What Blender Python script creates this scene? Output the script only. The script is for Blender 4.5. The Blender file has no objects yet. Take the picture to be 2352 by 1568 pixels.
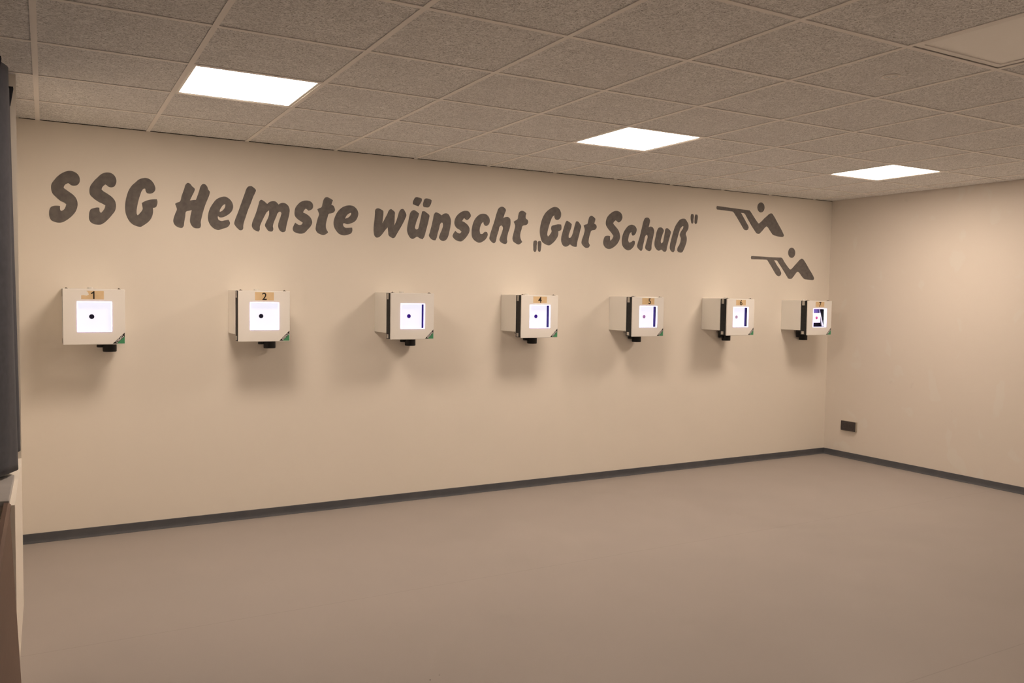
import bpy, bmesh, math, random
from mathutils import Vector, Matrix

# outlines of the painted letters, millimetres on the wall (x, height)
GLYPHS = [
 ('S', [[(174,2334),(200,2328),(218,2313),(227,2288),(224,2264),(213,2249),(195,2243),(178,2245),(168,2253),(162,2257),(147,2247),(139,2235),(137,2227),(149,2216),(169,2201),(192,2183),(207,2161),(213,2136),(210,2106),(199,2078),(176,2048),(149,2024),(128,2011),(112,2007),(84,2011),(66,2021),(57,2041),(55,2064),(58,2087),(65,2101),(79,2109),(99,2112),(116,2111),(115,2097),(118,2084),(124,2081),(138,2092),(145,2106),(150,2124),(140,2133),(120,2142),(96,2163),(74,2189),(68,2215),(69,2238),(85,2269),(109,2299),(142,2324)]]),
 ('S', [[(382,2342),(410,2338),(429,2319),(436,2296),(431,2269),(420,2254),(402,2249),(390,2252),(379,2261),(371,2265),(356,2249),(349,2232),(359,2222),(385,2206),(412,2185),(427,2163),(432,2135),(427,2104),(407,2072),(383,2042),(360,2019),(343,2009),(326,2007),(300,2011),(283,2024),(276,2040),(276,2061),(279,2085),(287,2102),(306,2111),(327,2116),(336,2115),(336,2103),(339,2089),(345,2083),(358,2099),(366,2114),(370,2132),(357,2140),(331,2152),(302,2173),(283,2195),(280,2220),(284,2244),(299,2271),(329,2308),(354,2332)]]),
 ('G', [[(610,2326),(630,2321),(650,2304),(662,2283),(667,2259),(661,2242),(647,2230),(632,2226),(616,2229),(609,2240),(606,2256),(598,2256),(587,2244),(576,2216),(565,2177),(557,2138),(553,2105),(555,2086),(560,2080),(573,2096),(589,2122),(587,2145),(584,2162),(598,2172),(627,2185),(654,2191),(675,2193),(679,2178),(676,2156),(669,2141),(651,2134),(652,2111),(648,2087),(635,2057),(617,2036),(594,2018),(577,2007),(550,2011),(524,2024),(504,2049),(490,2082),(485,2119),(487,2158),(495,2201),(508,2240),(526,2270),(548,2293),(570,2314),(592,2323)]]),
 ('H', [[(867,2315),(879,2312),(893,2296),(911,2277),(907,2259),(895,2233),(880,2199),(903,2204),(918,2206),(926,2228),(938,2265),(952,2305),(963,2315),(977,2314),(990,2300),(997,2280),(1007,2267),(1005,2250),(992,2214),(976,2171),(962,2124),(954,2089),(948,2060),(949,2035),(944,2021),(926,2016),(905,2019),(889,2034),(880,2056),(881,2085),(891,2136),(876,2131),(857,2125),(850,2089),(843,2049),(839,2025),(830,2014),(808,2016),(792,2024),(779,2040),(775,2056),(777,2073),(788,2107),(798,2137),(793,2155),(787,2171),(801,2180),(815,2186),(828,2225),(844,2272),(856,2306)]]),
 ('e', [[(1106,2241),(1131,2230),(1151,2208),(1159,2180),(1153,2151),(1136,2129),(1111,2110),(1086,2099),(1069,2099),(1059,2107),(1058,2095),(1064,2081),(1077,2075),(1105,2080),(1128,2086),(1138,2063),(1129,2042),(1116,2032),(1088,2022),(1061,2012),(1036,2019),(1014,2037),(999,2063),(994,2097),(998,2126),(1009,2158),(1028,2191),(1050,2219),(1078,2235)],[(1107,2191),(1095,2184),(1081,2166),(1072,2148),(1070,2135),(1086,2143),(1100,2159),(1107,2176)]]),
 ('l', [[(1271,2325),(1284,2325),(1299,2315),(1312,2300),(1307,2284),(1296,2259),(1276,2205),(1255,2151),(1241,2106),(1230,2071),(1226,2047),(1226,2033),(1221,2023),(1204,2018),(1190,2028),(1173,2047),(1166,2060),(1170,2082),(1184,2121),(1201,2168),(1219,2222),(1236,2270),(1250,2309),(1260,2321)]]),
 ('m', [[(1348,2237),(1363,2231),(1389,2211),(1403,2224),(1427,2233),(1445,2232),(1457,2224),(1467,2212),(1480,2221),(1501,2226),(1522,2220),(1537,2205),(1545,2182),(1543,2152),(1534,2112),(1525,2076),(1519,2045),(1515,2028),(1498,2020),(1480,2027),(1468,2046),(1465,2069),(1471,2097),(1483,2133),(1486,2157),(1477,2164),(1465,2156),(1451,2125),(1436,2088),(1428,2058),(1431,2035),(1424,2022),(1412,2020),(1397,2024),(1383,2041),(1373,2061),(1380,2082),(1395,2116),(1402,2140),(1402,2167),(1389,2157),(1371,2126),(1351,2084),(1338,2047),(1338,2030),(1329,2015),(1313,2020),(1296,2030),(1284,2050),(1286,2071),(1301,2113),(1319,2164),(1331,2209),(1338,2230)]]),
 ('s', [[(1671,2254),(1692,2250),(1708,2237),(1713,2217),(1708,2198),(1692,2187),(1680,2183),(1671,2190),(1660,2197),(1648,2182),(1641,2168),(1662,2159),(1686,2144),(1702,2122),(1707,2098),(1696,2073),(1671,2044),(1650,2023),(1625,2016),(1595,2020),(1573,2031),(1567,2048),(1572,2066),(1585,2092),(1598,2083),(1616,2077),(1631,2082),(1639,2095),(1625,2104),(1601,2119),(1582,2142),(1580,2166),(1585,2193),(1603,2222),(1631,2245),(1652,2252)]]),
 ('t', [[(1813,2289),(1832,2284),(1859,2270),(1853,2254),(1847,2236),(1864,2229),(1870,2218),(1875,2200),(1867,2184),(1848,2175),(1828,2169),(1820,2147),(1811,2113),(1807,2085),(1810,2061),(1824,2036),(1811,2024),(1789,2014),(1767,2019),(1745,2030),(1733,2048),(1735,2081),(1742,2112),(1751,2143),(1757,2162),(1751,2180),(1744,2197),(1757,2205),(1774,2213),(1782,2240),(1791,2271),(1801,2284)]]),
 ('e', [[(1989,2241),(2018,2235),(2041,2214),(2051,2187),(2044,2155),(2028,2129),(1999,2112),(1964,2103),(1941,2108),(1935,2105),(1937,2090),(1951,2077),(1977,2077),(2004,2080),(2006,2062),(1999,2040),(1977,2028),(1935,2020),(1906,2029),(1884,2050),(1868,2080),(1864,2110),(1871,2141),(1886,2176),(1912,2209),(1944,2231),(1969,2239)],[(1995,2188),(1976,2179),(1960,2162),(1950,2142),(1973,2151),(1990,2167),(1997,2180)]]),
 ('w', [[(2206,2234),(2226,2228),(2245,2216),(2246,2197),(2242,2161),(2239,2126),(2253,2151),(2276,2194),(2294,2228),(2305,2235),(2320,2228),(2337,2214),(2337,2189),(2336,2150),(2333,2114),(2345,2137),(2362,2185),(2377,2228),(2389,2240),(2404,2242),(2419,2225),(2431,2198),(2419,2166),(2396,2120),(2372,2080),(2348,2040),(2337,2023),(2322,2018),(2307,2024),(2289,2038),(2285,2064),(2281,2097),(2268,2083),(2248,2057),(2227,2031),(2210,2019),(2193,2016),(2178,2028),(2171,2053),(2170,2091),(2176,2146),(2180,2191),(2184,2224),(2194,2232)]]),
 ('u', [[(2494,2239),(2513,2231),(2535,2216),(2530,2195),(2516,2161),(2506,2126),(2502,2105),(2511,2093),(2526,2098),(2535,2122),(2544,2162),(2553,2202),(2560,2234),(2577,2237),(2599,2225),(2621,2207),(2618,2184),(2606,2132),(2591,2080),(2579,2040),(2566,2021),(2545,2027),(2518,2038),(2499,2026),(2481,2020),(2463,2028),(2447,2050),(2438,2078),(2439,2111),(2447,2151),(2455,2191),(2464,2219),(2476,2233)],[(2509,2338),(2533,2337),(2555,2332),(2557,2318),(2546,2295),(2529,2270),(2506,2276),(2483,2284),(2482,2296),(2491,2319),(2500,2333)],[(2588,2334),(2613,2334),(2638,2326),(2637,2310),(2627,2284),(2614,2269),(2592,2267),(2571,2271),(2566,2285),(2571,2308),(2580,2329)]]),
 ('n', [[(2673,2233),(2698,2229),(2724,2214),(2739,2225),(2765,2232),(2784,2224),(2797,2203),(2804,2183),(2801,2137),(2792,2091),(2780,2050),(2764,2026),(2739,2016),(2716,2024),(2704,2039),(2710,2063),(2728,2104),(2737,2139),(2734,2156),(2724,2159),(2714,2147),(2703,2109),(2691,2068),(2682,2033),(2673,2018),(2654,2019),(2629,2034),(2619,2050),(2625,2076),(2640,2128),(2652,2180),(2663,2224)]]),
 ('s', [[(2931,2262),(2957,2259),(2972,2243),(2978,2226),(2965,2205),(2942,2190),(2929,2197),(2918,2205),(2901,2180),(2926,2170),(2952,2151),(2968,2123),(2966,2100),(2950,2070),(2924,2039),(2896,2020),(2863,2023),(2834,2038),(2820,2057),(2827,2078),(2843,2100),(2862,2087),(2882,2082),(2898,2096),(2881,2110),(2852,2125),(2835,2153),(2837,2185),(2854,2218),(2886,2246),(2912,2259)]]),
 ('c', [[(3090,2249),(3120,2243),(3140,2224),(3148,2198),(3141,2171),(3121,2155),(3106,2155),(3094,2168),(3090,2186),(3074,2170),(3061,2140),(3058,2110),(3064,2088),(3082,2088),(3105,2106),(3125,2105),(3131,2087),(3122,2060),(3093,2032),(3053,2017),(3020,2029),(2993,2054),(2986,2101),(2992,2148),(3011,2196),(3040,2230),(3066,2245)]]),
 ('h', [[(3254,2316),(3278,2311),(3294,2293),(3285,2265),(3271,2226),(3293,2235),(3317,2236),(3334,2224),(3339,2200),(3332,2149),(3315,2100),(3308,2057),(3310,2034),(3299,2019),(3275,2020),(3251,2031),(3239,2045),(3247,2075),(3264,2121),(3269,2151),(3256,2166),(3242,2159),(3229,2119),(3213,2071),(3208,2044),(3200,2026),(3188,2019),(3166,2030),(3146,2053),(3149,2074),(3168,2134),(3191,2200),(3210,2261),(3230,2304)]]),
 ('t', [[(3441,2295),(3469,2290),(3487,2277),(3481,2257),(3482,2237),(3502,2221),(3505,2203),(3492,2185),(3453,2172),(3443,2143),(3433,2112),(3432,2082),(3440,2058),(3452,2042),(3438,2029),(3417,2019),(3389,2028),(3365,2045),(3359,2063),(3365,2096),(3377,2142),(3382,2172),(3376,2187),(3368,2202),(3386,2213),(3405,2225),(3410,2252),(3423,2286)]]),
 ('q', [[(3570,2058),(3587,2058),(3594,2050),(3590,2017),(3589,1986),(3582,1968),(3572,1964),(3562,1972),(3558,2002),(3558,2039),(3562,2054)],[(3613,2057),(3632,2055),(3635,2046),(3634,2012),(3631,1985),(3625,1970),(3615,1966),(3605,1976),(3601,2004),(3601,2037),(3604,2052)]]),
 ('G', [[(3764,2348),(3796,2341),(3817,2320),(3826,2290),(3818,2259),(3794,2242),(3774,2243),(3762,2256),(3757,2279),(3741,2264),(3722,2226),(3704,2174),(3694,2136),(3693,2109),(3700,2097),(3716,2114),(3734,2142),(3728,2169),(3733,2185),(3767,2198),(3799,2205),(3827,2205),(3832,2181),(3828,2160),(3800,2147),(3799,2115),(3781,2080),(3749,2047),(3714,2025),(3673,2033),(3641,2053),(3625,2092),(3618,2132),(3624,2187),(3642,2245),(3672,2294),(3712,2327),(3739,2342)]]),
 ('u', [[(3884,2241),(3909,2231),(3935,2214),(3930,2187),(3915,2148),(3905,2113),(3907,2097),(3924,2100),(3938,2118),(3952,2157),(3967,2213),(3977,2239),(3995,2241),(4017,2222),(4031,2202),(4022,2167),(4007,2111),(3995,2069),(3989,2026),(3967,2024),(3938,2033),(3920,2044),(3901,2029),(3872,2021),(3847,2033),(3833,2058),(3830,2089),(3841,2137),(3860,2193),(3876,2232)]]),
 ('t', [[(4133,2297),(4159,2288),(4176,2273),(4174,2256),(4166,2231),(4186,2221),(4192,2204),(4181,2183),(4136,2168),(4124,2138),(4112,2095),(4112,2064),(4126,2045),(4114,2026),(4084,2020),(4055,2036),(4038,2057),(4041,2085),(4057,2127),(4068,2180),(4056,2209),(4076,2219),(4092,2223),(4103,2255),(4116,2287)]]),
 ('S', [[(4400,2356),(4435,2349),(4458,2329),(4465,2301),(4451,2272),(4423,2257),(4405,2267),(4393,2274),(4373,2257),(4366,2244),(4390,2222),(4422,2192),(4440,2157),(4444,2125),(4425,2082),(4386,2044),(4321,2020),(4285,2034),(4266,2060),(4269,2103),(4283,2128),(4309,2135),(4337,2133),(4336,2113),(4341,2092),(4362,2114),(4372,2136),(4352,2160),(4312,2197),(4289,2231),(4289,2259),(4305,2299),(4343,2334),(4374,2351)]]),
 ('c', [[(4568,2245),(4604,2236),(4625,2210),(4619,2177),(4597,2153),(4581,2150),(4572,2160),(4567,2182),(4550,2167),(4537,2130),(4535,2101),(4545,2086),(4567,2092),(4589,2105),(4608,2101),(4607,2076),(4582,2039),(4538,2017),(4497,2031),(4469,2062),(4463,2101),(4472,2148),(4497,2196),(4532,2232)]]),
 ('h', [[(4734,2318),(4762,2312),(4773,2294),(4768,2265),(4758,2232),(4782,2240),(4806,2234),(4823,2206),(4816,2158),(4805,2114),(4797,2070),(4793,2033),(4780,2022),(4747,2027),(4726,2045),(4732,2081),(4746,2126),(4751,2148),(4743,2166),(4729,2158),(4712,2109),(4700,2065),(4692,2029),(4681,2016),(4655,2031),(4634,2055),(4640,2084),(4661,2143),(4682,2217),(4703,2290),(4716,2311)]]),
 ('u', [[(4895,2240),(4918,2233),(4934,2212),(4924,2186),(4910,2148),(4901,2111),(4908,2095),(4924,2105),(4935,2142),(4946,2194),(4956,2231),(4975,2236),(4999,2223),(5017,2205),(5010,2175),(4993,2123),(4978,2070),(4963,2025),(4944,2021),(4910,2039),(4882,2028),(4854,2039),(4834,2064),(4830,2100),(4841,2152),(4858,2212),(4873,2233)]]),
 ('ss', [[(5155,2333),(5184,2331),(5204,2311),(5222,2287),(5223,2246),(5193,2192),(5204,2170),(5205,2125),(5192,2087),(5174,2049),(5155,2025),(5116,2025),(5098,2037),(5098,2060),(5119,2091),(5134,2129),(5136,2152),(5123,2181),(5139,2219),(5158,2242),(5165,2261),(5155,2266),(5133,2248),(5115,2210),(5097,2157),(5084,2112),(5071,2067),(5063,2033),(5047,2019),(5024,2031),(5009,2053),(5010,2086),(5026,2146),(5047,2214),(5070,2264),(5093,2295),(5121,2322)]]),
 ('q', [[(5253,2380),(5279,2380),(5286,2370),(5282,2332),(5281,2305),(5272,2293),(5260,2297),(5251,2322),(5248,2363)],[(5305,2381),(5328,2380),(5334,2366),(5330,2327),(5323,2300),(5311,2293),(5299,2299),(5296,2333),(5298,2366)]]),
 ('b1', [[(5566,2477),(5706,2472),(5856,2467),(5989,2462),(5999,2454),(6052,2400),(6107,2347),(6118,2343),(6136,2354),(6184,2393),(6252,2443),(6277,2453),(6298,2449),(6316,2431),(6387,2348),(6450,2272),(6466,2246),(6458,2232),(6439,2228),(6392,2230),(6328,2239),(6307,2247),(6289,2264),(6245,2310),(6222,2322),(6200,2307),(6164,2273),(6132,2246),(6111,2242),(6087,2249),(6070,2265),(5997,2343),(5934,2419),(5917,2431),(5877,2432),(5907,2397),(5949,2346),(5978,2313),(5984,2298),(5976,2277),(5956,2269),(5932,2270),(5911,2286),(5844,2364),(5786,2427),(5766,2438),(5668,2441),(5568,2444),(5561,2459)]]),
 ('h1', [[(6188,2504),(6186,2489),(6180,2475),(6170,2464),(6156,2456),(6142,2453),(6126,2454),(6113,2460),(6102,2470),(6094,2483),(6091,2498),(6093,2513),(6099,2527),(6110,2538),(6123,2546),(6138,2550),(6153,2548),(6166,2542),(6178,2532),(6185,2519)]]),
 ('b2', [[(6030,2024),(6149,2024),(6274,2022),(6435,2024),(6454,2018),(6479,1988),(6524,1944),(6560,1913),(6575,1909),(6591,1917),(6645,1963),(6705,2013),(6729,2024),(6751,2019),(6786,1986),(6842,1923),(6899,1862),(6921,1831),(6915,1816),(6897,1810),(6785,1816),(6762,1826),(6739,1845),(6697,1885),(6679,1890),(6662,1884),(6629,1849),(6595,1817),(6569,1813),(6543,1819),(6525,1840),(6457,1914),(6381,1992),(6341,1995),(6374,1954),(6419,1910),(6443,1877),(6445,1862),(6434,1845),(6413,1837),(6387,1844),(6365,1860),(6303,1931),(6250,1989),(6233,1996),(6126,1995),(6032,1993),(6024,2008)]]),
 ('h2', [[(6634,2080),(6632,2064),(6626,2049),(6615,2038),(6601,2030),(6586,2027),(6570,2029),(6556,2035),(6544,2046),(6536,2060),(6533,2075),(6535,2091),(6542,2106),(6552,2117),(6566,2125),(6581,2128),(6597,2126),(6611,2120),(6623,2109),(6631,2095)]]),
]


random.seed(4)
SC = bpy.context.scene
COL = SC.collection
H = 2.627          # ceiling height
XR = 7.1515        # right wall
TW = 0.625         # ceiling module
W0 = 0.580         # first (cut) ceiling row
YB = -9.2          # rear end of the room

# ------------------------------------------------------------------ materials
def mat(name, col, rough=0.6, spec=0.3, metal=0.0):
    m = bpy.data.materials.new(name); m.use_nodes = True
    b = m.node_tree.nodes['Principled BSDF']
    b.inputs['Base Color'].default_value = (*col, 1)
    b.inputs['Roughness'].default_value = rough
    b.inputs['Specular IOR Level'].default_value = spec
    b.inputs['Metallic'].default_value = metal
    return m

def nodes(m):
    nt = m.node_tree
    return nt, nt.nodes, nt.links, nt.nodes['Principled BSDF']

def coords(m, scale=(1, 1, 1)):
    nt, N, L, b = nodes(m)
    tc = N.new('ShaderNodeTexCoord'); mp = N.new('ShaderNodeMapping')
    mp.inputs['Scale'].default_value = scale
    L.new(tc.outputs['Object'], mp.inputs['Vector'])
    return mp.outputs['Vector']

def noise(m, vec, scale, detail=2, rough=0.5, dist=0.0):
    nt, N, L, b = nodes(m)
    n = N.new('ShaderNodeTexNoise')
    n.inputs['Scale'].default_value = scale
    n.inputs['Detail'].default_value = detail
    n.inputs['Roughness'].default_value = rough
    n.inputs['Distortion'].default_value = dist
    L.new(vec, n.inputs['Vector'])
    return n.outputs['Fac']

def ramp(m, fac, stops):
    nt, N, L, b = nodes(m)
    r = N.new('ShaderNodeValToRGB')
    e = r.color_ramp.elements
    while len(e) < len(stops): e.new(0.5)
    for k, (p, c) in enumerate(stops):
        e[k].position = p; e[k].color = (*c, 1) if len(c) == 3 else c
    L.new(fac, r.inputs['Fac'])
    return r.outputs['Color']

def math_n(m, op, a, b2, clamp=False):
    nt, N, L, b = nodes(m)
    n = N.new('ShaderNodeMath'); n.operation = op; n.use_clamp = clamp
    for k, v in enumerate((a, b2)):
        if v is None: continue
        if isinstance(v, (int, float)): n.inputs[k].default_value = v
        else: L.new(v, n.inputs[k])
    return n.outputs[0]

def mixc(m, fac, a, b2):
    nt, N, L, b = nodes(m)
    n = N.new('ShaderNodeMix'); n.data_type = 'RGBA'
    if isinstance(fac, (int, float)): n.inputs[0].default_value = fac
    else: L.new(fac, n.inputs[0])
    for k, v in ((6, a), (7, b2)):
        if isinstance(v, tuple): n.inputs[k].default_value = (*v, 1)
        else: L.new(v, n.inputs[k])
    return n.outputs[2]

def bump(m, h, strength=0.2, dist=0.002):
    nt, N, L, b = nodes(m)
    n = N.new('ShaderNodeBump')
    n.inputs['Strength'].default_value = strength; n.inputs['Distance'].default_value = dist
    L.new(h, n.inputs['Height']); L.new(n.outputs['Normal'], b.inputs['Normal'])

def emis(name, col, strength, base=(0.8, 0.8, 0.8)):
    m = mat(name, base, 0.5)
    b = m.node_tree.nodes['Principled BSDF']
    b.inputs['Emission Color'].default_value = (*col, 1)
    b.inputs['Emission Strength'].default_value = strength
    return m

def varied(name, c1, c2, scale=6.0, rough=0.6, spec=0.3, b=0.05, bs=120, metal=0.0):
    m = mat(name, c1, rough, spec, metal)
    v = coords(m)
    nt, N, L, bs_ = nodes(m)
    L.new(ramp(m, noise(m, v, scale, 2), [(0.3, c1), (0.7, c2)]), bs_.inputs['Base Color'])
    if b >= 0.2: bump(m, noise(m, v, bs, 1), b, 0.001)
    return m

WALLC = (0.895, 0.845, 0.765)
def wall_material(name, base, patches=False):
    m = mat(name, base, 0.85, 0.15)
    nt, N, L, b = nodes(m)
    v = coords(m)
    soft = noise(m, v, 0.9, 1)
    c = mixc(m, soft, tuple(x * 0.975 for x in base), tuple(min(1, x * 1.02) for x in base))
    if patches:   # filler patches that were never painted over, and a few scuffs
        v2 = coords(m, (1, 1.0, 0.8))
        pt = noise(m, v2, 4.6, 2, 0.45, 0.4)
        k = ramp(m, pt, [(0.62, (0, 0, 0)), (0.66, (1, 1, 1))])
        k = math_n(m, 'MULTIPLY', k, 0.35)
        c = mixc(m, k, c, (base[0] * 1.03, base[1] * 1.09, base[2] * 1.12))
        sp = noise(m, coords(m, (1, 1, 1)), 7.5, 2)
        ks = ramp(m, sp, [(0.745, (0, 0, 0)), (0.77, (1, 1, 1))])
        ks = math_n(m, 'MULTIPLY', ks, 0.12)
        c = mixc(m, ks, c, tuple(x * 0.7 for x in base))
    L.new(c, b.inputs['Base Color'])
    return m

M = {}
M['wall'] = wall_material('painted_plaster', WALLC)
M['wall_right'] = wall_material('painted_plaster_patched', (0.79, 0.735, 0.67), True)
M['paint'] = varied('dark_grey_wall_paint', (0.155, 0.143, 0.138), (0.205, 0.190, 0.178), 30, 0.8, 0.15, 0.1, 160)

# wood-wool ceiling tile: curly fibres over dark pores
m = mat('wood_wool_tile', (0.4, 0.35, 0.3), 0.95, 0.05)
nt, N, L, b = nodes(m)
v = coords(m)
def ridge(sc, dist, off):
    mp = N.new('ShaderNodeMapping'); mp.inputs['Location'].default_value = off
    L.new(v, mp.inputs['Vector'])
    n = noise(m, mp.outputs['Vector'], sc, 0.5, 0.5, dist)
    a = math_n(m, 'SUBTRACT', n, 0.5)
    a = math_n(m, 'ABSOLUTE', a, None)
    a = math_n(m, 'MULTIPLY', a, 12.0)
    return math_n(m, 'SUBTRACT', 1.0, a, True)
r1 = ridge(36, 1.3, (0, 0, 0)); r2 = ridge(44, 1.8, (7.3, 2.1, 4))
fib = math_n(m, 'MAXIMUM', math_n(m, 'MULTIPLY', r1, 0.95), math_n(m, 'MULTIPLY', r2, 0.75))
pits = noise(m, v, 125, 2, 0.6, 0.3)
pk = ramp(m, pits, [(0.30, (0.22, 0.21, 0.20)), (0.44, (0.63, 0.63, 0.62)), (0.72, (0.79, 0.79, 0.78))])
c = mixc(m, fib, pk, (1.0, 1.0, 0.99))
big = noise(m, v, 5.5, 1)
c = mixc(m, math_n(m, 'MULTIPLY', ramp(m, big, [(0.35, (0, 0, 0)), (0.75, (1, 1, 1))]), 0.18), c, (0.62, 0.61, 0.59))
L.new(c, b.inputs['Base Color'])
M['tile'] = m
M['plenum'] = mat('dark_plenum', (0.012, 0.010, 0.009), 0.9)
M['grid'] = mat('beige_metal_grid', (0.93, 0.90, 0.86), 0.5, 0.3)
M['lampframe'] = mat('white_lamp_frame', (0.92, 0.90, 0.86), 0.45, 0.35)
M['diff_off'] = mat('unlit_diffuser', (0.97, 0.96, 0.92), 0.35, 0.4)
M['lamp'] = emis('lit_diffuser', (1.0, 0.80, 0.635), 27.6)
M['lamp_fill'] = emis('fill_light_diffuser', (1.0, 0.80, 0.635), 16.5)  # weaker emitter for the fill panels added behind the camera

# linoleum floor with welded seams parallel to the main wall
m = mat('grey_linoleum', (0.35, 0.29, 0.25), 0.42, 0.35)
nt, N, L, b = nodes(m)
v = coords(m)
fl1, fl2 = (0.408, 0.375, 0.352), (0.435, 0.395, 0.372)
c = mixc(m, noise(m, v, 1.3, 1), fl1, fl2)
c = mixc(m, math_n(m, 'MULTIPLY', noise(m, v, 260, 0), 0.25), c, (0.34, 0.31, 0.29))
sep = N.new('ShaderNodeSeparateXYZ'); L.new(v, sep.inputs[0])
wob = math_n(m, 'MULTIPLY', noise(m, coords(m, (1.2, 0.01, 1)), 1.0, 2), 0.014)
yy = math_n(m, 'ADD', sep.outputs['Y'], wob)
for ys in (-1.845, -3.80, -5.80, -7.8):
    d = math_n(m, 'ABSOLUTE', math_n(m, 'SUBTRACT', yy, ys), None)
    k = math_n(m, 'MULTIPLY', math_n(m, 'SUBTRACT', 1.0, math_n(m, 'MULTIPLY', d, 260.0), True), 0.24)
    c = mixc(m, k, c, (0.16, 0.12, 0.10))
sp = noise(m, v, 16, 1, 0.4)
ks = math_n(m, 'MULTIPLY', ramp(m, sp, [(0.845, (0, 0, 0)), (0.86, (1, 1, 1))]), 0.6)
c = mixc(m, ks, c, (0.14, 0.10, 0.08))
for (px, py, pr) in ((1.3916, -2.8677, 0.0035), (1.443, -2.845, 0.0022)):
    dv = N.new('ShaderNodeVectorMath'); dv.operation = 'DISTANCE'
    L.new(v, dv.inputs[0]); dv.inputs[1].default_value = (px, py, 0)
    k = math_n(m, 'LESS_THAN', dv.outputs['Value'], pr)
    c = mixc(m, k, c, (0.05, 0.03, 0.02))
L.new(c, b.inputs['Base Color'])
L.new(math_n(m, 'ADD', math_n(m, 'MULTIPLY', noise(m, v, 2.2, 1), 0.2), 0.42), b.inputs['Roughness'])
M['floor'] = m
M['base'] = varied('grey_pvc_skirting', (0.092, 0.098, 0.112), (0.112, 0.115, 0.127), 9, 0.5, 0.35, 0.05)
M['curtain'] = varied('blue_grey_curtain_cloth', (0.030, 0.033, 0.046), (0.043, 0.046, 0.062), 30, 0.85, 0.2, 0.3, 500)
bb = M['curtain'].node_tree.nodes['Principled BSDF']
bb.inputs['Sheen Weight'].default_value = 0.16
M['tape'] = mat('curtain_header', (0.042, 0.044, 0.055), 0.9)
# brown board with a curved pale scuff
m = mat('brown_wood_board', (0.22, 0.135, 0.095), 0.6, 0.25)
nt, N, L, b = nodes(m)
v = coords(m, (1, 1, 1))
c = mixc(m, noise(m, coords(m, (4, 1.0, 14)), 2.0, 4, 0.6, 0.6), (0.145, 0.093, 0.072), (0.185, 0.120, 0.092))
L.new(c, b.inputs['Base Color'])
M['brown'] = m
M['sill'] = varied('grey_white_sill', (0.46, 0.44, 0.43), (0.40, 0.385, 0.375), 8, 0.5, 0.3, 0.05)
M['winframe'] = mat('white_window_frame', (0.7, 0.7, 0.68), 0.4)
m = mat('window_glass', (0.8, 0.85, 0.9), 0.03, 0.5)
m.node_tree.nodes['Principled BSDF'].inputs['Transmission Weight'].default_value = 0.9
M['glass'] = m
M['box'] = mat('cream_powder_coat', (0.865, 0.855, 0.815), 0.07, 1.0)
M['box'].node_tree.nodes['Principled BSDF'].inputs['IOR'].default_value = 1.85
M['box'].node_tree.nodes['Principled BSDF'].inputs['Specular IOR Level'].default_value = 0.5
M['box'].node_tree.nodes['Principled BSDF'].inputs['Coat IOR'].default_value = 1.75
M['box'].node_tree.nodes['Principled BSDF'].inputs['Coat Weight'].default_value = 1.0
M['box'].node_tree.nodes['Principled BSDF'].inputs['Coat Roughness'].default_value = 0.05
M['plate'] = varied('cream_front_sheet', (0.85, 0.84, 0.81), (0.88, 0.87, 0.84), 3, 0.5, 0.35, 0.03, 300)
M['blackframe'] = varied('black_frame_foam', (0.022, 0.024, 0.026), (0.034, 0.035, 0.036), 60, 0.7, 0.25, 0.2, 400)
M['steel'] = varied('zinc_steel', (0.55, 0.52, 0.47), (0.45, 0.42, 0.38), 60, 0.5, 0.5, 0.05)
M['steeldark'] = mat('dark_steel', (0.16, 0.14, 0.12), 0.5)
M['black'] = varied('black_plastic', (0.008, 0.009, 0.010), (0.012, 0.012, 0.013), 20, 0.5, 0.35, 0.03)
M['cavity'] = mat('dark_blue_lining', (0.11, 0.085, 0.40), 0.8, 0.1)
M['card'] = emis('lit_white_card', (0.95, 0.93, 1.0), 0.8, (0.3, 0.3, 0.3))  # emission stands in for the LED light falling on the card
M['rim'] = emis('window_halo_rim', (0.66, 0.58, 1.0), 2.4, (0.6, 0.55, 0.75))
M['card'].cycles.emission_sampling = 'NONE'
M['led'] = emis('white_leds', (0.86, 0.86, 1.0), 9.0)
M['dot_black'] = mat('black_bullseye', (0.012, 0.010, 0.022), 0.8, 0.1)
M['dot_indigo'] = mat('indigo_bullseye', (0.045, 0.012, 0.27), 0.8, 0.1)
M['dot_mauve'] = mat('mauve_bullseye', (0.42, 0.22, 0.47), 0.8, 0.1)
M['dot_grey'] = mat('pale_mauve_bullseye', (0.50, 0.36, 0.50), 0.8, 0.1)
M['dot_pink'] = mat('pink_bullseye', (0.75, 0.10, 0.36), 0.8, 0.1)
M['paper'] = emis('lit_small_target_card', (0.95, 0.85, 1.0), 0.55, (0.85, 0.82, 0.88))  # small card, LED light on it likewise put in as emission
M['violet'] = varied('violet_backing', (0.20, 0.16, 0.62), (0.42, 0.34, 0.85), 160, 0.6, 0.2, 0)
M['darkint'] = mat('dark_interior', (0.018, 0.014, 0.03), 0.7, 0.2)
M['strip'] = mat('white_reflector', (0.75, 0.72, 0.9), 0.5, 0.3)
M['label'] = varied('tan_number_label', (0.74, 0.56, 0.33), (0.80, 0.61, 0.37), 25, 0.7, 0.2, 0)
M['ink'] = mat('black_ink', (0.018, 0.014, 0.012), 0.7)
M['green'] = mat('green_print', (0.07, 0.30, 0.15), 0.5)
M['blackprint'] = mat('black_print', (0.02, 0.018, 0.018), 0.5)
M['whiteprint'] = mat('white_print', (0.80, 0.80, 0.80), 0.5)
M['socketdark'] = varied('anthracite_plastic', (0.060, 0.052, 0.052), (0.078, 0.066, 0.064), 70, 0.5, 0.3, 0.05)
M['socketlight'] = mat('light_grey_plastic', (0.50, 0.46, 0.38), 0.5)

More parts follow.
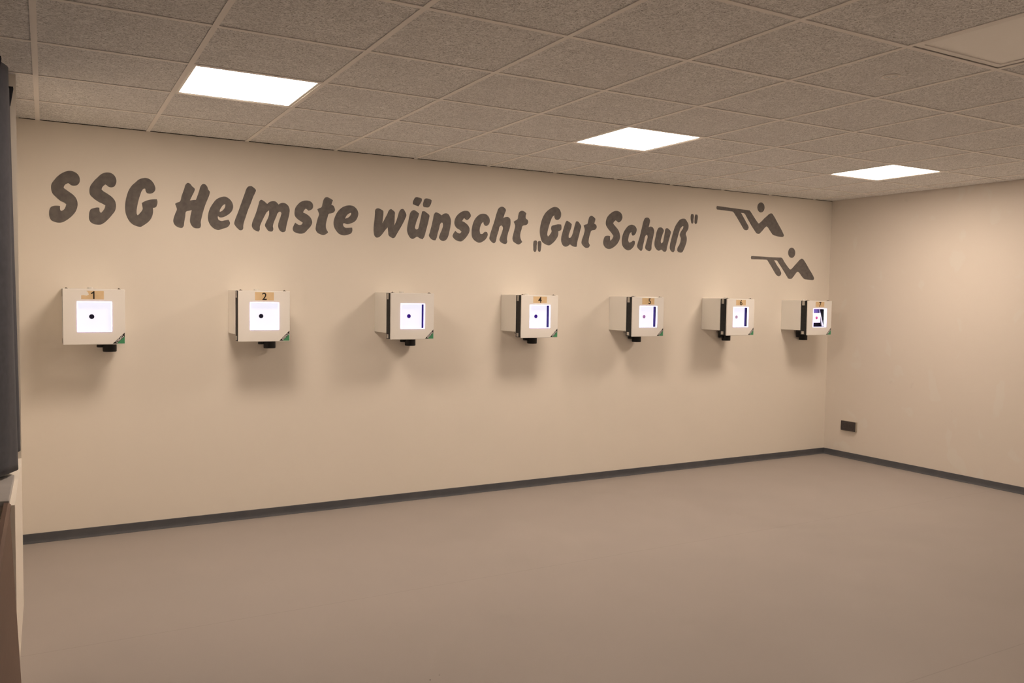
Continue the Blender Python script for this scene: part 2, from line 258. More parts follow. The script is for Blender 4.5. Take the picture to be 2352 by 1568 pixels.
# ------------------------------------------------------------------ helpers
def link(name, bm, material, parent=None, smooth=False, bevel=0.0, seg=2):
    bmesh.ops.remove_doubles(bm, verts=bm.verts, dist=1e-6)
    bmesh.ops.recalc_face_normals(bm, faces=bm.faces)
    me = bpy.data.meshes.new(name); bm.to_mesh(me); bm.free()
    mats = material if isinstance(material, (list, tuple)) else [material]
    for mm in mats: me.materials.append(mm)
    o = bpy.data.objects.new(name, me); COL.objects.link(o)
    if parent is not None: o.parent = parent
    if smooth:
        for p in me.polygons: p.use_smooth = True
    if bevel:
        bv = o.modifiers.new('bevel', 'BEVEL'); bv.width = bevel; bv.segments = seg
        bv.limit_method = 'ANGLE'; bv.angle_limit = math.radians(40)
    return o

def bx(bm, x0, x1, y0, y1, z0, z1, mi=0):
    r = bmesh.ops.create_cube(bm, size=1.0)
    for v in r['verts']:
        v.co = Vector(((x0 + x1) / 2 + v.co.x * (x1 - x0), (y0 + y1) / 2 + v.co.y * (y1 - y0), (z0 + z1) / 2 + v.co.z * (z1 - z0)))
    for f in {f for v in r['verts'] for f in v.link_faces}: f.material_index = mi
    return r['verts']

def box(name, x0, x1, y0, y1, z0, z1, material, parent=None, bevel=0.0):
    bm = bmesh.new(); bx(bm, x0, x1, y0, y1, z0, z1)
    return link(name, bm, material, parent, bevel=bevel)

def cyl(bm, c, r, h, axis='z', seg=32, r2=None):
    mt = Matrix.Translation(c)
    if axis == 'y': mt = mt @ Matrix.Rotation(math.pi / 2, 4, 'X')
    if axis == 'x': mt = mt @ Matrix.Rotation(math.pi / 2, 4, 'Y')
    bmesh.ops.create_cone(bm, cap_ends=True, segments=seg, radius1=r, radius2=r if r2 is None else r2, depth=h, matrix=mt)

def prism(bm, pts, ax, a, b2):
    """polygon extruded along axis: ax 'y' -> pts are (x,z); 'z' -> (x,y)"""
    def P(p, t): return (p[0], t, p[1]) if ax == 'y' else ((p[0], p[1], t) if ax == 'z' else (t, p[0], p[1]))
    A = [bm.verts.new(P(p, a)) for p in pts]; B = [bm.verts.new(P(p, b2)) for p in pts]
    bm.faces.new(A); bm.faces.new(B[::-1])
    n = len(pts)
    for i in range(n): bm.faces.new((A[i], A[(i + 1) % n], B[(i + 1) % n], B[i]))

def plate_hole(bm, x0, x1, z0, z1, hx0, hx1, hz0, hz1, y0, y1):
    O = [(x0, z0), (x1, z0), (x1, z1), (x0, z1)]; I = [(hx0, hz0), (hx1, hz0), (hx1, hz1), (hx0, hz1)]
    rings = [[bm.verts.new((p[0], y, p[1])) for p in Q] for y in (y0, y1) for Q in (O, I)]
    o0, i0, o1, i1 = rings
    for k in range(4):
        j = (k + 1) % 4
        bm.faces.new((o0[k], o0[j], i0[j], i0[k])); bm.faces.new((o1[j], o1[k], i1[k], i1[j]))
        bm.faces.new((o0[j], o0[k], o1[k], o1[j])); bm.faces.new((i0[k], i0[j], i1[j], i1[k]))

def empty(name, loc, label, cat, group=None, rz=0.0):
    o = bpy.data.objects.new(name, None); o.empty_display_size = 0.1
    o.location = loc; o.rotation_euler = (0, 0, rz); COL.objects.link(o)
    o['label'] = label; o['category'] = cat
    if group: o['group'] = group
    return o

def tag(o, label, cat, group=None):
    o['label'] = label; o['category'] = cat
    if group: o['group'] = group
    return o

def struct(o):
    o['kind'] = 'structure'; return o

def smooth_loop(pts, sub=4, corner=62):
    """closed curve through traced points; sharp turns stay corners"""
    n = len(pts); P = [Vector(p) for p in pts]
    cr = []
    for i in range(n):
        a = P[i] - P[i - 1]; b2 = P[(i + 1) % n] - P[i]
        cr.append(abs(a.angle_signed(b2, 0.0)) > math.radians(corner))
    out = []
    for i in range(n):
        p0, p1, p2, p3 = P[i - 1], P[i], P[(i + 1) % n], P[(i + 2) % n]
        L_ = (p2 - p1).length
        def tan(a, b2, c):   # chord-weighted tangent scaled to this segment
            d1, d2 = (b2 - a).length, (c - b2).length
            if d1 < 1e-9 or d2 < 1e-9: return Vector((0, 0))
            return ((b2 - a) / d1 * d2 + (c - b2) / d2 * d1) / (d1 + d2) * L_
        t1 = (p2 - p1) if cr[i] else tan(p0, p1, p2)
        t2 = (p2 - p1) if cr[(i + 1) % n] else tan(p1, p2, p3)
        for k in range(sub):
            t = k / sub
            h = (2*t**3 - 3*t**2 + 1) * p1 + (t**3 - 2*t**2 + t) * t1 + (-2*t**3 + 3*t**2) * p2 + (t**3 - t**2) * t2
            out.append(h)
    return out

def flat_shape(name, loops, material, parent, thick=0.0012, corner=62):
    """painted shape lying on the main wall (plane y=0), loops in millimetres (x, z)"""
    cu = bpy.data.curves.new(name, 'CURVE'); cu.dimensions = '2D'; cu.fill_mode = 'BOTH'
    for lp in loops:
        pts = smooth_loop([(x / 1000, z / 1000) for x, z in lp], 4, corner)
        s = cu.splines.new('POLY'); s.points.add(len(pts) - 1); s.use_cyclic_u = True
        for k, p in enumerate(pts): s.points[k].co = (p.x, p.y, 0, 1)
    cu.extrude = thick / 2
    tmp = bpy.data.objects.new('tmp', cu); COL.objects.link(tmp)
    me = bpy.data.meshes.new_from_object(tmp.evaluated_get(bpy.context.evaluated_depsgraph_get()))
    bpy.data.objects.remove(tmp)
    me.transform(Matrix.Rotation(math.pi / 2, 4, 'X'))
    for v in me.vertices: v.co.y -= thick / 2 - 0.0002
    me.name = name; me.materials.clear(); me.materials.append(material)
    o = bpy.data.objects.new(name, me); COL.objects.link(o)
    if parent is not None: o.parent = parent
    return o

def text_mesh(name, body, size, material, parent, loc, rot_z=0.0, bold=0.0, xs=1.0):
    """lettering standing on a vertical face that looks towards -y; loc = centre"""
    cu = bpy.data.curves.new(name, 'FONT'); cu.body = body; cu.size = size
    cu.align_x = 'CENTER'; cu.align_y = 'CENTER'; cu.extrude = 0.0003; cu.offset = bold; cu.resolution_u = 4
    tmp = bpy.data.objects.new('tmp', cu); COL.objects.link(tmp)
    me = bpy.data.meshes.new_from_object(tmp.evaluated_get(bpy.context.evaluated_depsgraph_get()))
    bpy.data.objects.remove(tmp)
    cx = (max(v.co.x for v in me.vertices) + min(v.co.x for v in me.vertices)) / 2
    cy = (max(v.co.y for v in me.vertices) + min(v.co.y for v in me.vertices)) / 2
    me.transform(Matrix.Translation(loc) @ Matrix.Rotation(-rot_z, 4, 'Y') @ Matrix.Rotation(math.pi / 2, 4, 'X') @ Matrix.Scale(xs, 4, (1, 0, 0)) @ Matrix.Translation((-cx, -cy, 0)))
    me.name = name; me.materials.clear(); me.materials.append(material)
    o = bpy.data.objects.new(name, me); COL.objects.link(o); o.parent = parent
    return o

# ------------------------------------------------------------------ the room
XC, KX = -0.119, 0.029            # left wall stub runs very slightly out of square
def xl(y): return XC + KX * min(-y, 1.16)
struct(box('floor', -2.8, XR + 0.25, YB - 0.2, 0.25, -0.12, 0.0, M['floor']))
struct(box('wall_front', -2.8, XR + 0.25, 0.0, 0.25, 0.0, H + 0.12, M['wall']))
struct(box('wall_right', XR, XR + 0.25, YB, 0.0, 0.0, H + 0.12, M['wall_right']))
struct(box('wall_back', -2.8, XR + 0.25, YB - 0.2, YB, 0.0, H + 0.12, M['wall']))
# left wall with an opening from window board height to the ceiling
WZ = 0.742; WY0, WY1, WM = -1.16, -3.95, -2.205; T = 0.34; XF = -2.6
bm = bmesh.new()
def slab(y0, y1, z0, z1, mi=0, dx=0.0):
    prism(bm, [(xl(y0) + dx, y0), (xl(y1) + dx, y1), (xl(y1) - T, y1), (xl(y0) - T, y0)], 'z', z0, z1)
slab(0.0, WY0, 0.0, H + 0.12)
slab(WY0, WM, 0.0, WZ)
bx(bm, -0.45, -0.135, WY1, WM, 0.0, WZ)
bx(bm, XF - 0.2, -0.135, WY1 - 0.14, WY1, 0.0, H + 0.12)
bx(bm, XF - 0.2, XF, YB, WY1 - 0.14, 0.0, H + 0.12)
struct(link('wall_left', bm, M['wall']))
# window at the back of the opening, behind the curtain
wf = bmesh.new()
xo = -0.36
for (a, b2) in ((WY0, WY0 - 0.06), (-2.08, -2.14), (-3.02, -3.08), (WY1 + 0.06, WY1)):
    bx(wf, xo - 0.04, xo + 0.03, b2, a, WZ, H + 0.03)
for (a, b2) in ((WZ, WZ + 0.06), (H - 0.05, H + 0.03)):
    bx(wf, xo - 0.04, xo + 0.03, WY1, WY0, a, b2)
wo = struct(link('window_1', wf, M['winframe']))
box('window_pane', xo - 0.008, xo + 0.002, WY1 + 0.05, WY0 - 0.05, WZ + 0.05, H - 0.04, M['glass'], wo)
# window board: starts part-way along the opening
bm = bmesh.new()
prism(bm, [(-0.101, -1.70), (-0.104, -2.215), (-0.33, -2.215), (-0.33, -1.70)], 'z', WZ + 0.0, WZ + 0.022)
sl = struct(link('window_board', bm, M['sill'], bevel=0.003)); sl.name = 'trim_1'

# ceiling: wood-wool tiles lying in a T-bar grid
lit = {(1, 2), (5, 2), (9, 2), (1, 10), (5, 10), (9, 10)}; off = {(5, 6)}
gx = [i * TW for i in range(-5, 13)]
gy = [0.0 - 0.0] + [-(W0 + j * TW) for j in range(0, 14)]
def cell(i, j):   # column i, row j (row 0 is the cut row against the wall)
    x0, x1 = i * TW, (i + 1) * TW
    y1 = 0.0 if j == 0 else -(W0 + (j - 1) * TW); y0 = -(W0 + j * TW)
    return x0, x1, y0, y1
bm = bmesh.new()
hb = 0.0085
for i in range(-5, 12):
    for j in range(0, 14):
        if (i, j) in {(a, b2) for a, b2 in lit | off}: continue
        x0, x1, y0, y1 = cell(i, j)
        x0 += hb; y0 += hb; x1 = x1 - hb; y1 = y1 - (hb if j else 0.007)
        x0 = max(x0, -2.6); x1 = min(x1, XR - 0.003); y0 = max(y0, YB + 0.002)
        if x1 - x0 < 0.02 or y1 - y0 < 0.02: continue
        bx(bm, x0, x1, y0, y1, H + 0.004, H + 0.028, 0)
bx(bm, -2.8, XR + 0.25, YB - 0.2, 0.25, H + 0.12, H + 0.2, 1)
bx(bm, -2.8, XR + 0.25, -0.02 + 0.02, 0.25, H + 0.1, H + 0.125, 1)
bx(bm, -0.1, XR, -0.0042, -0.0002, H + 0.0008, H + 0.02, 1)  # dark strip in the wall gap, painting in the shadow line there
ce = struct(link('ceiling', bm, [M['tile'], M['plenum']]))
bm = bmesh.new()
fw = 0.012
for i in range(-5, 13):
    x = i * TW
    if x + fw > XR: continue
    bx(bm, x - fw, x + fw, YB, 0.0, H, H + 0.0035)
    bx(bm, x - 0.001, x + 0.001, YB, 0.0, H + 0.003, H + 0.038)
for j in range(0, 14):
    y = -(W0 + j * TW)
    if y < YB: continue
    bx(bm, -2.6, XR, y - fw, y + fw, H + 0.0002, H + 0.0032)
    bx(bm, -2.6, XR, y - 0.001, y + 0.001, H + 0.003, H + 0.038)
g = link('ceiling_grid', bm, M['grid'], ce)

# skirting: PVC strip with a soft foot that turns out onto the floor
def skirting(name, length, flip):
    prof = [(0.0, 0.0), (0.014, 0.0), (0.0145, 0.002), (0.010, 0.006), (0.0065, 0.014), (0.005, 0.026), (0.005, 0.057), (0.004, 0.060), (0.0, 0.060)]
    bm = bmesh.new()
    if flip == 'front':
        prism(bm, [(-d, z) for d, z in prof], 'x', xl(0) + 0.0, XR - 0.0)
    else:
        prism(bm, [(XR - d, z) for d, z in prof], 'y', YB, -0.006)
    return struct(link(name, bm, M['base']))
skirting('baseboard_front', 0, 'front')
skirting('baseboard_right', 0, 'right')

# ------------------------------------------------------------------ ceiling lights
def light_panel(i, j, label, on, group=None, lamp='lamp'):
    x0, x1, y0, y1 = cell(i, j)
    cx, cy = (x0 + x1) / 2, (y0 + y1) / 2
    t = empty('ceiling_light', (cx, cy, H), label, 'ceiling light', group)
    s = 0.2995; s2 = 0.285 if on else 0.268
    bm = bmesh.new()
    O = [(-s, -s), (s, -s), (s, s), (-s, s)]; I = [(-s2, -s2), (s2, -s2), (s2, s2), (-s2, s2)]
    zz = [(O, 0.006), (O, 0.022)]
    lo = 0.0035 if on else 0.006
    a = [bm.verts.new((p[0], p[1], 0.022)) for p in O]; b_ = [bm.verts.new((p[0], p[1], lo)) for p in O]
    O2 = [(p[0] * 0.985, p[1] * 0.985) for p in O]
    c_ = [bm.verts.new((p[0], p[1], lo - 0.002)) for p in O2]
    d_ = [bm.verts.new((p[0], p[1], lo - 0.001)) for p in I]; e_ = [bm.verts.new((p[0], p[1], 0.022)) for p in I]
    for k in range(4):
        q = (k + 1) % 4
        for u_, w_ in ((a, b_), (b_, c_), (c_, d_), (d_, e_), (e_, a)):
            bm.faces.new((u_[k], u_[q], w_[q], w_[k]))
    link('frame', bm, M['lampframe'], t)
    box('diffuser', -s2, s2, -s2, s2, (0.004 if on else 0.009), (0.008 if on else 0.013), M[lamp] if on else M['diff_off'], t)
    return t
light_panel(1, 2, 'lit square ceiling panel nearest the curtain, leftmost and largest of the three lit', True, 'lit ceiling panels')
light_panel(5, 2, 'lit square ceiling panel in the middle of the row of three', True, 'lit ceiling panels')
light_panel(9, 2, 'lit square ceiling panel nearest the far right corner, smallest lit one', True, 'lit ceiling panels')
for i in (1, 5, 9):  # unseen row, added to raise the fill light in the room
    light_panel(i, 10, 'unseen square ceiling panel added behind the camera as fill light', True, 'added fill light panels behind the camera', 'lamp_fill')
light_panel(5, 6, 'unlit square ceiling panel with a cream diffuser at the right edge', False)

# round recessed ring in a tile beside the unlit panel
t = empty('ceiling_ring', (3.466, -3.380, H + 0.004), 'small round recessed metal ring fitting in the ceiling tile beside the unlit panel', 'ceiling fitting')
def ring(bm, prof, seg=40):
    rs = [[bm.verts.new((r * math.cos(2 * math.pi * k / seg), r * math.sin(2 * math.pi * k / seg), z)) for k in range(seg)] for r, z in prof]
    n = len(prof)
    for a in range(n):
        b2 = (a + 1) % n
        for k in range(seg):
            q = (k + 1) % seg
            bm.faces.new((rs[a][k], rs[a][q], rs[b2][q], rs[b2][k]))
bm = bmesh.new(); ring(bm, [(0.044, 0.0), (0.043, -0.004), (0.036, -0.005), (0.030, -0.001), (0.030, 0.0)])
link('trim_ring', bm, M['grid'], t, smooth=True)
bm = bmesh.new(); cyl(bm, (0, 0, -0.0015), 0.0295, 0.003)
link('cover_disc', bm, M['tile'], t)

# ------------------------------------------------------------------ wall lettering
slogan = empty('wall_lettering', (2.7, 0.0, 2.0), 'long dark grey slogan painted in slanted letters across the long wall above the target boxes', 'wall writing')
inv = Matrix.Translation((-2.7, 0, -2.0))
NM = {'q': 'quotation_mark'}
for ch, loops in GLYPHS[:-4]:
    o = flat_shape(NM.get(ch, 'letter'), loops, M['paint'], slogan)
    o.data.transform(inv)
pc = {}
for (b_, h_), lab, base in (((-4, -3), 'upper grey painted pictogram of a prone rifle shooter, beside the closing quotation mark', (5.6, 0, 2.1)),
                            ((-2, -1), 'lower grey painted pictogram of a prone rifle shooter, near the wall corner above box 7', (6.3, 0, 1.8))):
    t = empty('shooter_pictogram', base, lab, 'wall pictogram', 'painted rifle shooter pictograms')
    for key, nm in ((b_, 'body'), (h_, 'head')):
        o = flat_shape(nm, GLYPHS[key][1], M['paint'], t, corner=9 if nm == 'body' else 62)
        o.data.transform(Matrix.Translation((-base[0], 0, -base[2])))

# ------------------------------------------------------------------ target boxes
ZT, ZB_BODY, ZB = 1.604, 1.311, 1.266
def target_box(n, X, dz, label, num, tape, dig, dotmat, tapepoly=None):
    t = empty('target_box', (X, 0.0, ZB_BODY + dz), label, 'target box', 'electronic target boxes along the wall')
    z = lambda v: v - ZB_BODY
    box('housing', 0.0, 0.335, -0.246, -0.001, 0.0, z(ZT), M['box'], t, bevel=0.003)
    # black box frame behind the front sheet, open towards the window
    bm = bmesh.new()
    x0, x1, z0, z1, th = 0.003, 0.335, z(ZB + 0.003), z(ZT - 0.003), 0.05
    bx(bm, x0, x0 + th, -0.318, -0.2465, z0, z1); bx(bm, x1 - th, x1, -0.318, -0.2465, z0, z1)
    bx(bm, x0 + th, x1 - th, -0.318, -0.2465, z0, z0 + th); bx(bm, x0 + th, x1 - th, -0.318, -0.2465, z1 - th, z1)
    link('inner_frame', bm, M['blackframe'], t)
    bm = bmesh.new(); plate_hole(bm, 0.003, 0.341, z(ZB), z(ZT - 0.002), 0.081, 0.2650, z(1.346), z(1.524), -0.331, -0.3185)
    link('front_plate', bm, M['plate'], t, bevel=0.0035)
    # emissive rim: LED-lit reveal, with a front edge added for the window's halo
    bm = bmesh.new(); plate_hole(bm, 0.0785, 0.2675, z(1.3435), z(1.5265), 0.0832, 0.2628, z(1.3482), z(1.5218), -0.3345, -0.318)
    link('window_rim', bm, M['rim'], t, bevel=0.002)
    if n != 7:
        box('lining', 0.0535, 0.2845, -0.285, -0.2475, z(1.3195), z(1.5475), M['cavity'], t)
        c = box('target_card', 0.056, (0.276 if n < 3 else 0.2595), -0.291, -0.2885, z(1.322), z(1.545), M['card'], t)
        bm = bmesh.new(); cyl(bm, (0.1585, -0.2922, z(1.4345)), 0.0143, 0.002, 'y', 40)
        link('bullseye', bm, dotmat, c)
    else:
        li = box('lining', 0.0535, 0.2845, -0.252, -0.2475, z(1.3195), z(1.5475), M['darkint'], t)
        box('violet_panel', 0.09, 0.222, -0.274, -0.268, z(1.484), z(1.522), M['violet'], t)
        c = box('target_card', 0.128, 0.227, -0.291, -0.2885, z(1.388), z(1.482), M['paper'], t)
        bm = bmesh.new(); cyl(bm, (0.1755, -0.2922, z(1.4345)), 0.0135, 0.002, 'y', 40)
        link('bullseye', bm, dotmat, c)
        # slanting white reflector beside the card
        bm = bmesh.new(); prism(bm, [(0.214, z(1.519)), (0.222, z(1.519)), (0.281, z(1.349)), (0.262, z(1.349))], 'y', -0.287, -0.278)
        link('reflector', bm, M['strip'], t)
        bm = bmesh.new()
        for k in range(14): bx(bm, 0.2575, 0.2625, -0.3175, -0.309, z(1.353 + k * 0.0122), z(1.3595 + k * 0.0122))
        link('led_strip', bm, M['led'], t)
    # hinges in the gap and latches on top
    box('hinge', -0.0005, 0.003, -0.291, -0.263, z(1.555), z(1.598), M['steel'], t)
    box('hinge', -0.0005, 0.003, -0.291, -0.263, z(1.275), z(1.303), M['steel'], t)
    for lx in (0.0165, 0.302):
        bm = bmesh.new(); bx(bm, lx, lx + 0.014, -0.327, -0.295, z(ZT - 0.003), z(ZT + 0.0008)); cyl(bm, (lx + 0.006, -0.310, z(ZT + 0.0025)), 0.0045, 0.005, 'z', 14)
        link('latch', bm, M['steeldark'], t)
    bm = bmesh.new(); cyl(bm, (0.16, -0.14, z(ZT) + 0.0045), 0.016, 0.009, 'z', 24); link('top_cap', bm, M['box'], t)
    # black canister hanging below the housing
    bm = bmesh.new(); cyl(bm, (0.270, -0.050, z(1.2575)), 0.0405, 0.106, 'z', 40)
    link('canister', bm, M['black'], t, bevel=0.004)
    bm = bmesh.new(); cyl(bm, (0.2195, -0.034, z(1.2715)), 0.024, 0.079, 'z', 32)
    link('cable_gland', bm, M['black'], t, bevel=0.004)
    # thin cable looping under the housing
    cu = bpy.data.curves.new('cable', 'CURVE'); cu.dimensions = '3D'; cu.bevel_depth = 0.0016; cu.bevel_resolution = 2
    pts = [(0.19, -0.09, -0.012), (0.15, -0.12, -0.022), (0.10, -0.15, -0.014), (0.06, -0.13, -0.024), (0.03, -0.17, -0.010), (0.035, -0.2, 0.002)]
    s = cu.splines.new('NURBS'); s.points.add(len(pts) - 1); s.use_endpoint_u = True; s.order_u = 4
    for k, p in enumerate(pts): s.points[k].co = (*p, 1)
    tmp = bpy.data.objects.new('tmp', cu); COL.objects.link(tmp)
    me = bpy.data.meshes.new_from_object(tmp.evaluated_get(bpy.context.evaluated_depsgraph_get())); bpy.data.objects.remove(tmp)
    me.materials.clear(); me.materials.append(M['black'])
    o = bpy.data.objects.new('cable', me); COL.objects.link(o); o.parent = t
    # number label
    if num:
        tx0, tx1, tz1, tz0 = tape
        bm = bmesh.new()
        if tapepoly: prism(bm, [(a, z(b2)) for a, b2 in tapepoly], 'y', -0.3316, -0.3308)
        else: bx(bm, tx0, tx1, -0.3316, -0.3308, z(ZT - tz0), z(ZT - tz1))
        lb = link('number_label', bm, M['label'], t)
        if num == '1':
            bm = bmesh.new(); u = 0.047; zc = z(ZT - (tz0 + tz1) / 2)
            prism(bm, [(dig + a * u, zc + b2 * u) for a, b2 in ((0.04, -0.5), (0.20, -0.5), (0.20, 0.5), (0.08, 0.5), (-0.02, 0.38), (-0.20, 0.27), (-0.20, 0.12), (-0.06, 0.18), (0.04, 0.26))], 'y', -0.3322, -0.3316)
            link('digit', bm, M['ink'], lb)
        else:
            text_mesh('digit', num, 0.068, M['ink'], lb, (dig, -0.3318, z(ZT - (tz0 + tz1) / 2)), 0, 0.0010, 0.95)
    # corner badge: green triangle with a black diagonal band and white lettering
    bm = bmesh.new()
    rx, bz, leg = 0.337, z(ZB + 0.005), 0.067
    prism(bm, [(rx - leg * 0.66, bz), (rx, bz), (rx, bz + leg * 0.66)], 'y', -0.3315, -0.3308)
    bd = link('corner_badge', bm, M['green'], t)
    bm = bmesh.new()
    prism(bm, [(rx - leg, bz), (rx - leg * 0.655, bz), (rx, bz + leg * 0.655), (rx, bz + leg)], 'y', -0.3315, -0.3308)
    link('badge_band', bm, M['blackprint'], bd)
    text_mesh('badge_lettering', 'DISAG', 0.0180, M['whiteprint'], bd, (rx - leg * 0.415, -0.3317, bz + leg * 0.415), math.radians(45), 0.0003, 1.12)
    return t
dz = 0.0
target_box(1, 0.114, -0.006, 'leftmost cream target box on the long wall, torn tan label numbered 1', '1', (0.1018, 0.224, 0.013, 0.0645), 0.164, M['dot_black'],
           [(0.1018, ZT - 0.0645), (0.224, ZT - 0.0645), (0.224, ZT - 0.013), (0.131, ZT - 0.013), (0.138, ZT - 0.022), (0.143, ZT - 0.036), (0.131, ZT - 0.043), (0.116, ZT - 0.040), (0.1018, ZT - 0.041)])
target_box(2, 1.123, 0.0, 'cream target box with tan label numbered 2, second from the curtain', '2', (0.111, 0.234, 0.011, 0.0645), 0.172, M['dot_black'])
target_box(3, 2.180, 0.002, 'cream target box without any number label, between boxes 2 and 4', None, None, 0, M['dot_indigo'])
target_box(4, 3.260, 0.003, 'cream target box with tan label numbered 4, middle one of the row', '4', (0.109, 0.234, 0.012, 0.063), 0.170, M['dot_indigo'])
target_box(5, 4.341, 0.003, 'cream target box numbered 5, pale mauve dot on its lit card', '5', (0.105, 0.235, 0.011, 0.064), 0.184, M['dot_mauve'])
target_box(6, 5.412, 0.002, 'cream target box with tan label numbered 6, below the two painted shooters', '6', (0.111, 0.231, 0.012, 0.062), 0.173, M['dot_grey'])
target_box(7, 6.462, -0.004, 'rightmost cream target box numbered 7, pink dot on small card and dark interior', '7', (0.110, 0.231, 0.012, 0.062), 0.173, M['dot_pink'])

# ------------------------------------------------------------------ double socket on the right wall
t = empty('double_socket', (XR, -0.3155, 0.331), 'dark grey surface mounted double socket low on the right wall near the corner', 'wall socket')
box('back_box', -0.024, 0.0, -0.0875, 0.0875, -0.0495, 0.0495, M['socketlight'], t, bevel=0.003)
box('cover_frame', -0.031, -0.024, -0.0868, 0.0875, -0.047, 0.0495, M['socketdark'], t, bevel=0.003)
for s in (-1, 1):
    bm = bmesh.new()
    prof = [(0.034, -0.0312), (0.033, -0.0335), (0.022, -0.0335), (0.0205, -0.031), (0.0205, -0.0308), (0.034, -0.0308)]
    seg = 36
    rs = [[bm.verts.new((x, s * 0.040 + r * math.cos(2 * math.pi * k / seg), r * math.sin(2 * math.pi * k / seg))) for k in range(seg)] for r, x in prof]
    for a in range(len(prof)):
        for k in range(seg):
            q = (k + 1) % seg; b2 = (a + 1) % len(prof)
            bm.faces.new((rs[a][k], rs[a][q], rs[b2][q], rs[b2][k]))
    link('socket_insert', bm, M['socketdark'], t)

# ------------------------------------------------------------------ curtain in the window opening
def curtain():
    cu = empty('curtain', (-0.14, -2.3, 0.785), 'dark blue grey pleated curtain hanging at the left edge in front of the window', 'curtain')
    y0, y1 = -1.185, -3.90; NY, NZ = 420, 40
    ztop, zbot = 2.545, 0.785
    per = 0.49
    def X(y, k):          # k: 0 bottom .. 1 top
        s = (y0 - y) / per
        ph = 2 * math.pi * s + 0.5 * math.sin(s * 1.7)
        amp = 0.030 * (1 - 0.45 * k) + 0.006 * math.sin(s * 2.3)
        tt = min(1.0, max(0.0, (-1.74 - y) / 0.2)); base = -0.124 - 0.001 * k - 0.036 * tt * tt * (3 - 2 * tt)
        return base + amp * math.cos(ph) + 0.004 * math.cos(2.3 * ph + 3 * k)
    bm = bmesh.new()
    grid = []
    for a in range(NY + 1):
        y = y0 + (y1 - y0) * a / NY
        row = []
        for c_ in range(NZ + 1):
            k = c_ / NZ
            zb = zbot + 0.010 * math.sin(y * 5.1)
            zz = zb + (ztop - zb) * k
            row.append(bm.verts.new((X(y, k) + 0.14, y + 2.3 + 0.012 * math.sin(2 * math.pi * (y0 - y) / per * 2) * (1 - k), zz - 0.785)))
        grid.append(row)
    for a in range(NY):
        for c_ in range(NZ): bm.faces.new((grid[a][c_], grid[a + 1][c_], grid[a + 1][c_ + 1], grid[a][c_ + 1]))
    o = link('cloth', bm, M['curtain'], cu, smooth=True)
    so = o.modifiers.new('solid', 'SOLIDIFY'); so.thickness = 0.003; so.offset = 0
    # stiff pinch-pleat heads standing above the folds
    for q in range(0, 10):
        y = y0 - 0.29 * q - 0.02
        x = X(y, 1) + 0.14
        bm = bmesh.new()
        for s in (-1, 0, 1):
            P = [(x - 0.02, y + 2.3 + s * 0.012), (x + 0.018, y + 2.3 + s * 0.022), (x + 0.018, y + 2.3 + s * 0.022 + 0.004), (x - 0.02, y + 2.3 + s * 0.012 + 0.004)]
            lo = [bm.verts.new((p[0] - 0.014 * (p[0] > x), p[1] - s * 0.008 * (p[0] > x), ztop - 0.785 - 0.075)) for p in P]
            hi = [bm.verts.new((p[0], p[1], ztop - 0.785 + 0.012)) for p in P]
            bm.faces.new(lo[::-1]); bm.faces.new(hi)
            for k in range(4): bm.faces.new((lo[k], lo[(k + 1) % 4], hi[(k + 1) % 4], hi[k]))
        link('pleat', bm, M['tape'], cu)
    return cu
curtain()
tr = empty('curtain_track', (-0.15, -2.55, H), 'white curtain track under the ceiling above the window opening', 'curtain track')
box('rail', -0.012, 0.012, -1.37, 1.37, -0.018, -0.0005, M['lampframe'], tr)
for k in range(10):
    box('glider', -0.003, 0.003, 1.345 - 0.29 * k - 0.003, 1.345 - 0.29 * k + 0.003, -0.068, -0.017, M['lampframe'], tr)

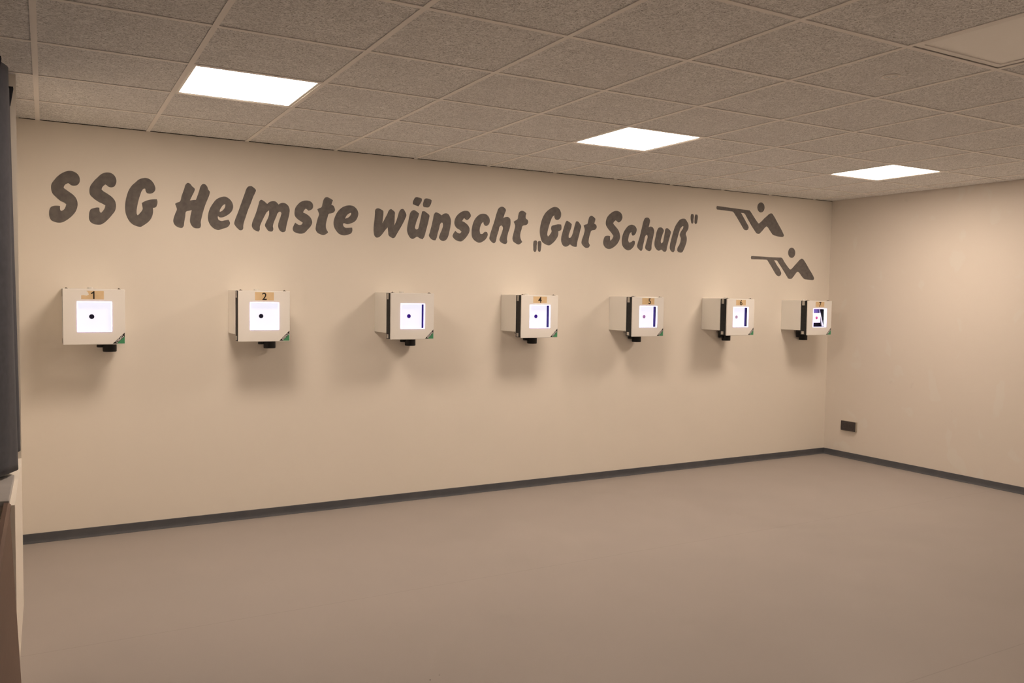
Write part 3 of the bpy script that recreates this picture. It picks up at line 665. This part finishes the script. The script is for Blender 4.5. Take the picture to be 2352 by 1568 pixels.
# ------------------------------------------------------------------ brown board leaning under the window
bm = bmesh.new()
ya, yb = -2.215, -3.94
def bp(y, z):   # leaning plane
    k = (0.742 - z) / 0.742
    return -0.1035 + 0.032 * k
for (y_a, y_b) in ((ya, yb),):
    pts = [(bp(0, 0.0), 0.0), (bp(0, 0.742), 0.742), (bp(0, 0.742) + 0.004, 0.749), (bp(0, 0.742) - 0.002, 0.757), (bp(0, 0.742) - 0.030, 0.757), (bp(0, 0) - 0.0, 0.0)]
bm.free(); bm = bmesh.new()
prof = [(bp(0, 0.0), 0.0), (bp(0, 0.728), 0.728), (bp(0, 0.728) + 0.005, 0.733), (bp(0, 0.728) + 0.005, 0.748), (bp(0, 0.75) - 0.004, 0.757), (bp(0, 0.75) - 0.018, 0.757), (bp(0, 0.0) - 0.018, 0.0)]
prism(bm, prof, 'y', ya, yb)
o = link('leaning_board', bm, M['brown'])
tag(o, 'tall brown wooden board standing at the left wall below the dark curtain', 'board')

# ------------------------------------------------------------------ camera
f, yaw, pit, roll = 1906.08, 0.51248, -0.051168, 0.0144969
cy_, sy_, cp_, sp_ = math.cos(yaw), math.sin(yaw), math.cos(pit), math.sin(pit)
fwd = Vector((sy_ * cp_, cy_ * cp_, sp_)); right = Vector((cy_, -sy_, 0)); up = right.cross(fwd)
r2 = right * math.cos(roll) + up * math.sin(roll); u2 = -right * math.sin(roll) + up * math.cos(roll)
cd = bpy.data.cameras.new('camera'); cam = bpy.data.objects.new('camera', cd); COL.objects.link(cam)
cd.sensor_width = 36.0; cd.sensor_fit = 'HORIZONTAL'; cd.lens = f / 2352 * 36.0; cd.clip_start = 0.02
mw = Matrix.Identity(4)
for k in range(3):
    mw[k][0] = r2[k]; mw[k][1] = u2[k]; mw[k][2] = -fwd[k]
mw[0][3], mw[1][3], mw[2][3] = 0.027806, -5.93848, H - 1.054606
cam.matrix_world = mw
SC.camera = cam

w = bpy.data.worlds.new('night'); SC.world = w; w.use_nodes = True
w.node_tree.nodes['Background'].inputs[0].default_value = (0.02, 0.03, 0.06, 1)
w.node_tree.nodes['Background'].inputs[1].default_value = 0.3
SC.view_settings.view_transform = 'Standard'; SC.view_settings.look = 'None'
SC.view_settings.exposure = 0.0; SC.view_settings.gamma = 1.0
SC.view_settings.use_curve_mapping = False
try:
    SC.cycles.use_denoising = True
    SC.cycles.max_bounces = 7; SC.cycles.diffuse_bounces = 4; SC.cycles.glossy_bounces = 3
    SC.cycles.use_adaptive_sampling = True; SC.cycles.adaptive_threshold = 0.12; SC.cycles.adaptive_min_samples = 28
    SC.cycles.sample_clamp_indirect = 6.0; SC.cycles.blur_glossy = 0.1
except Exception: pass
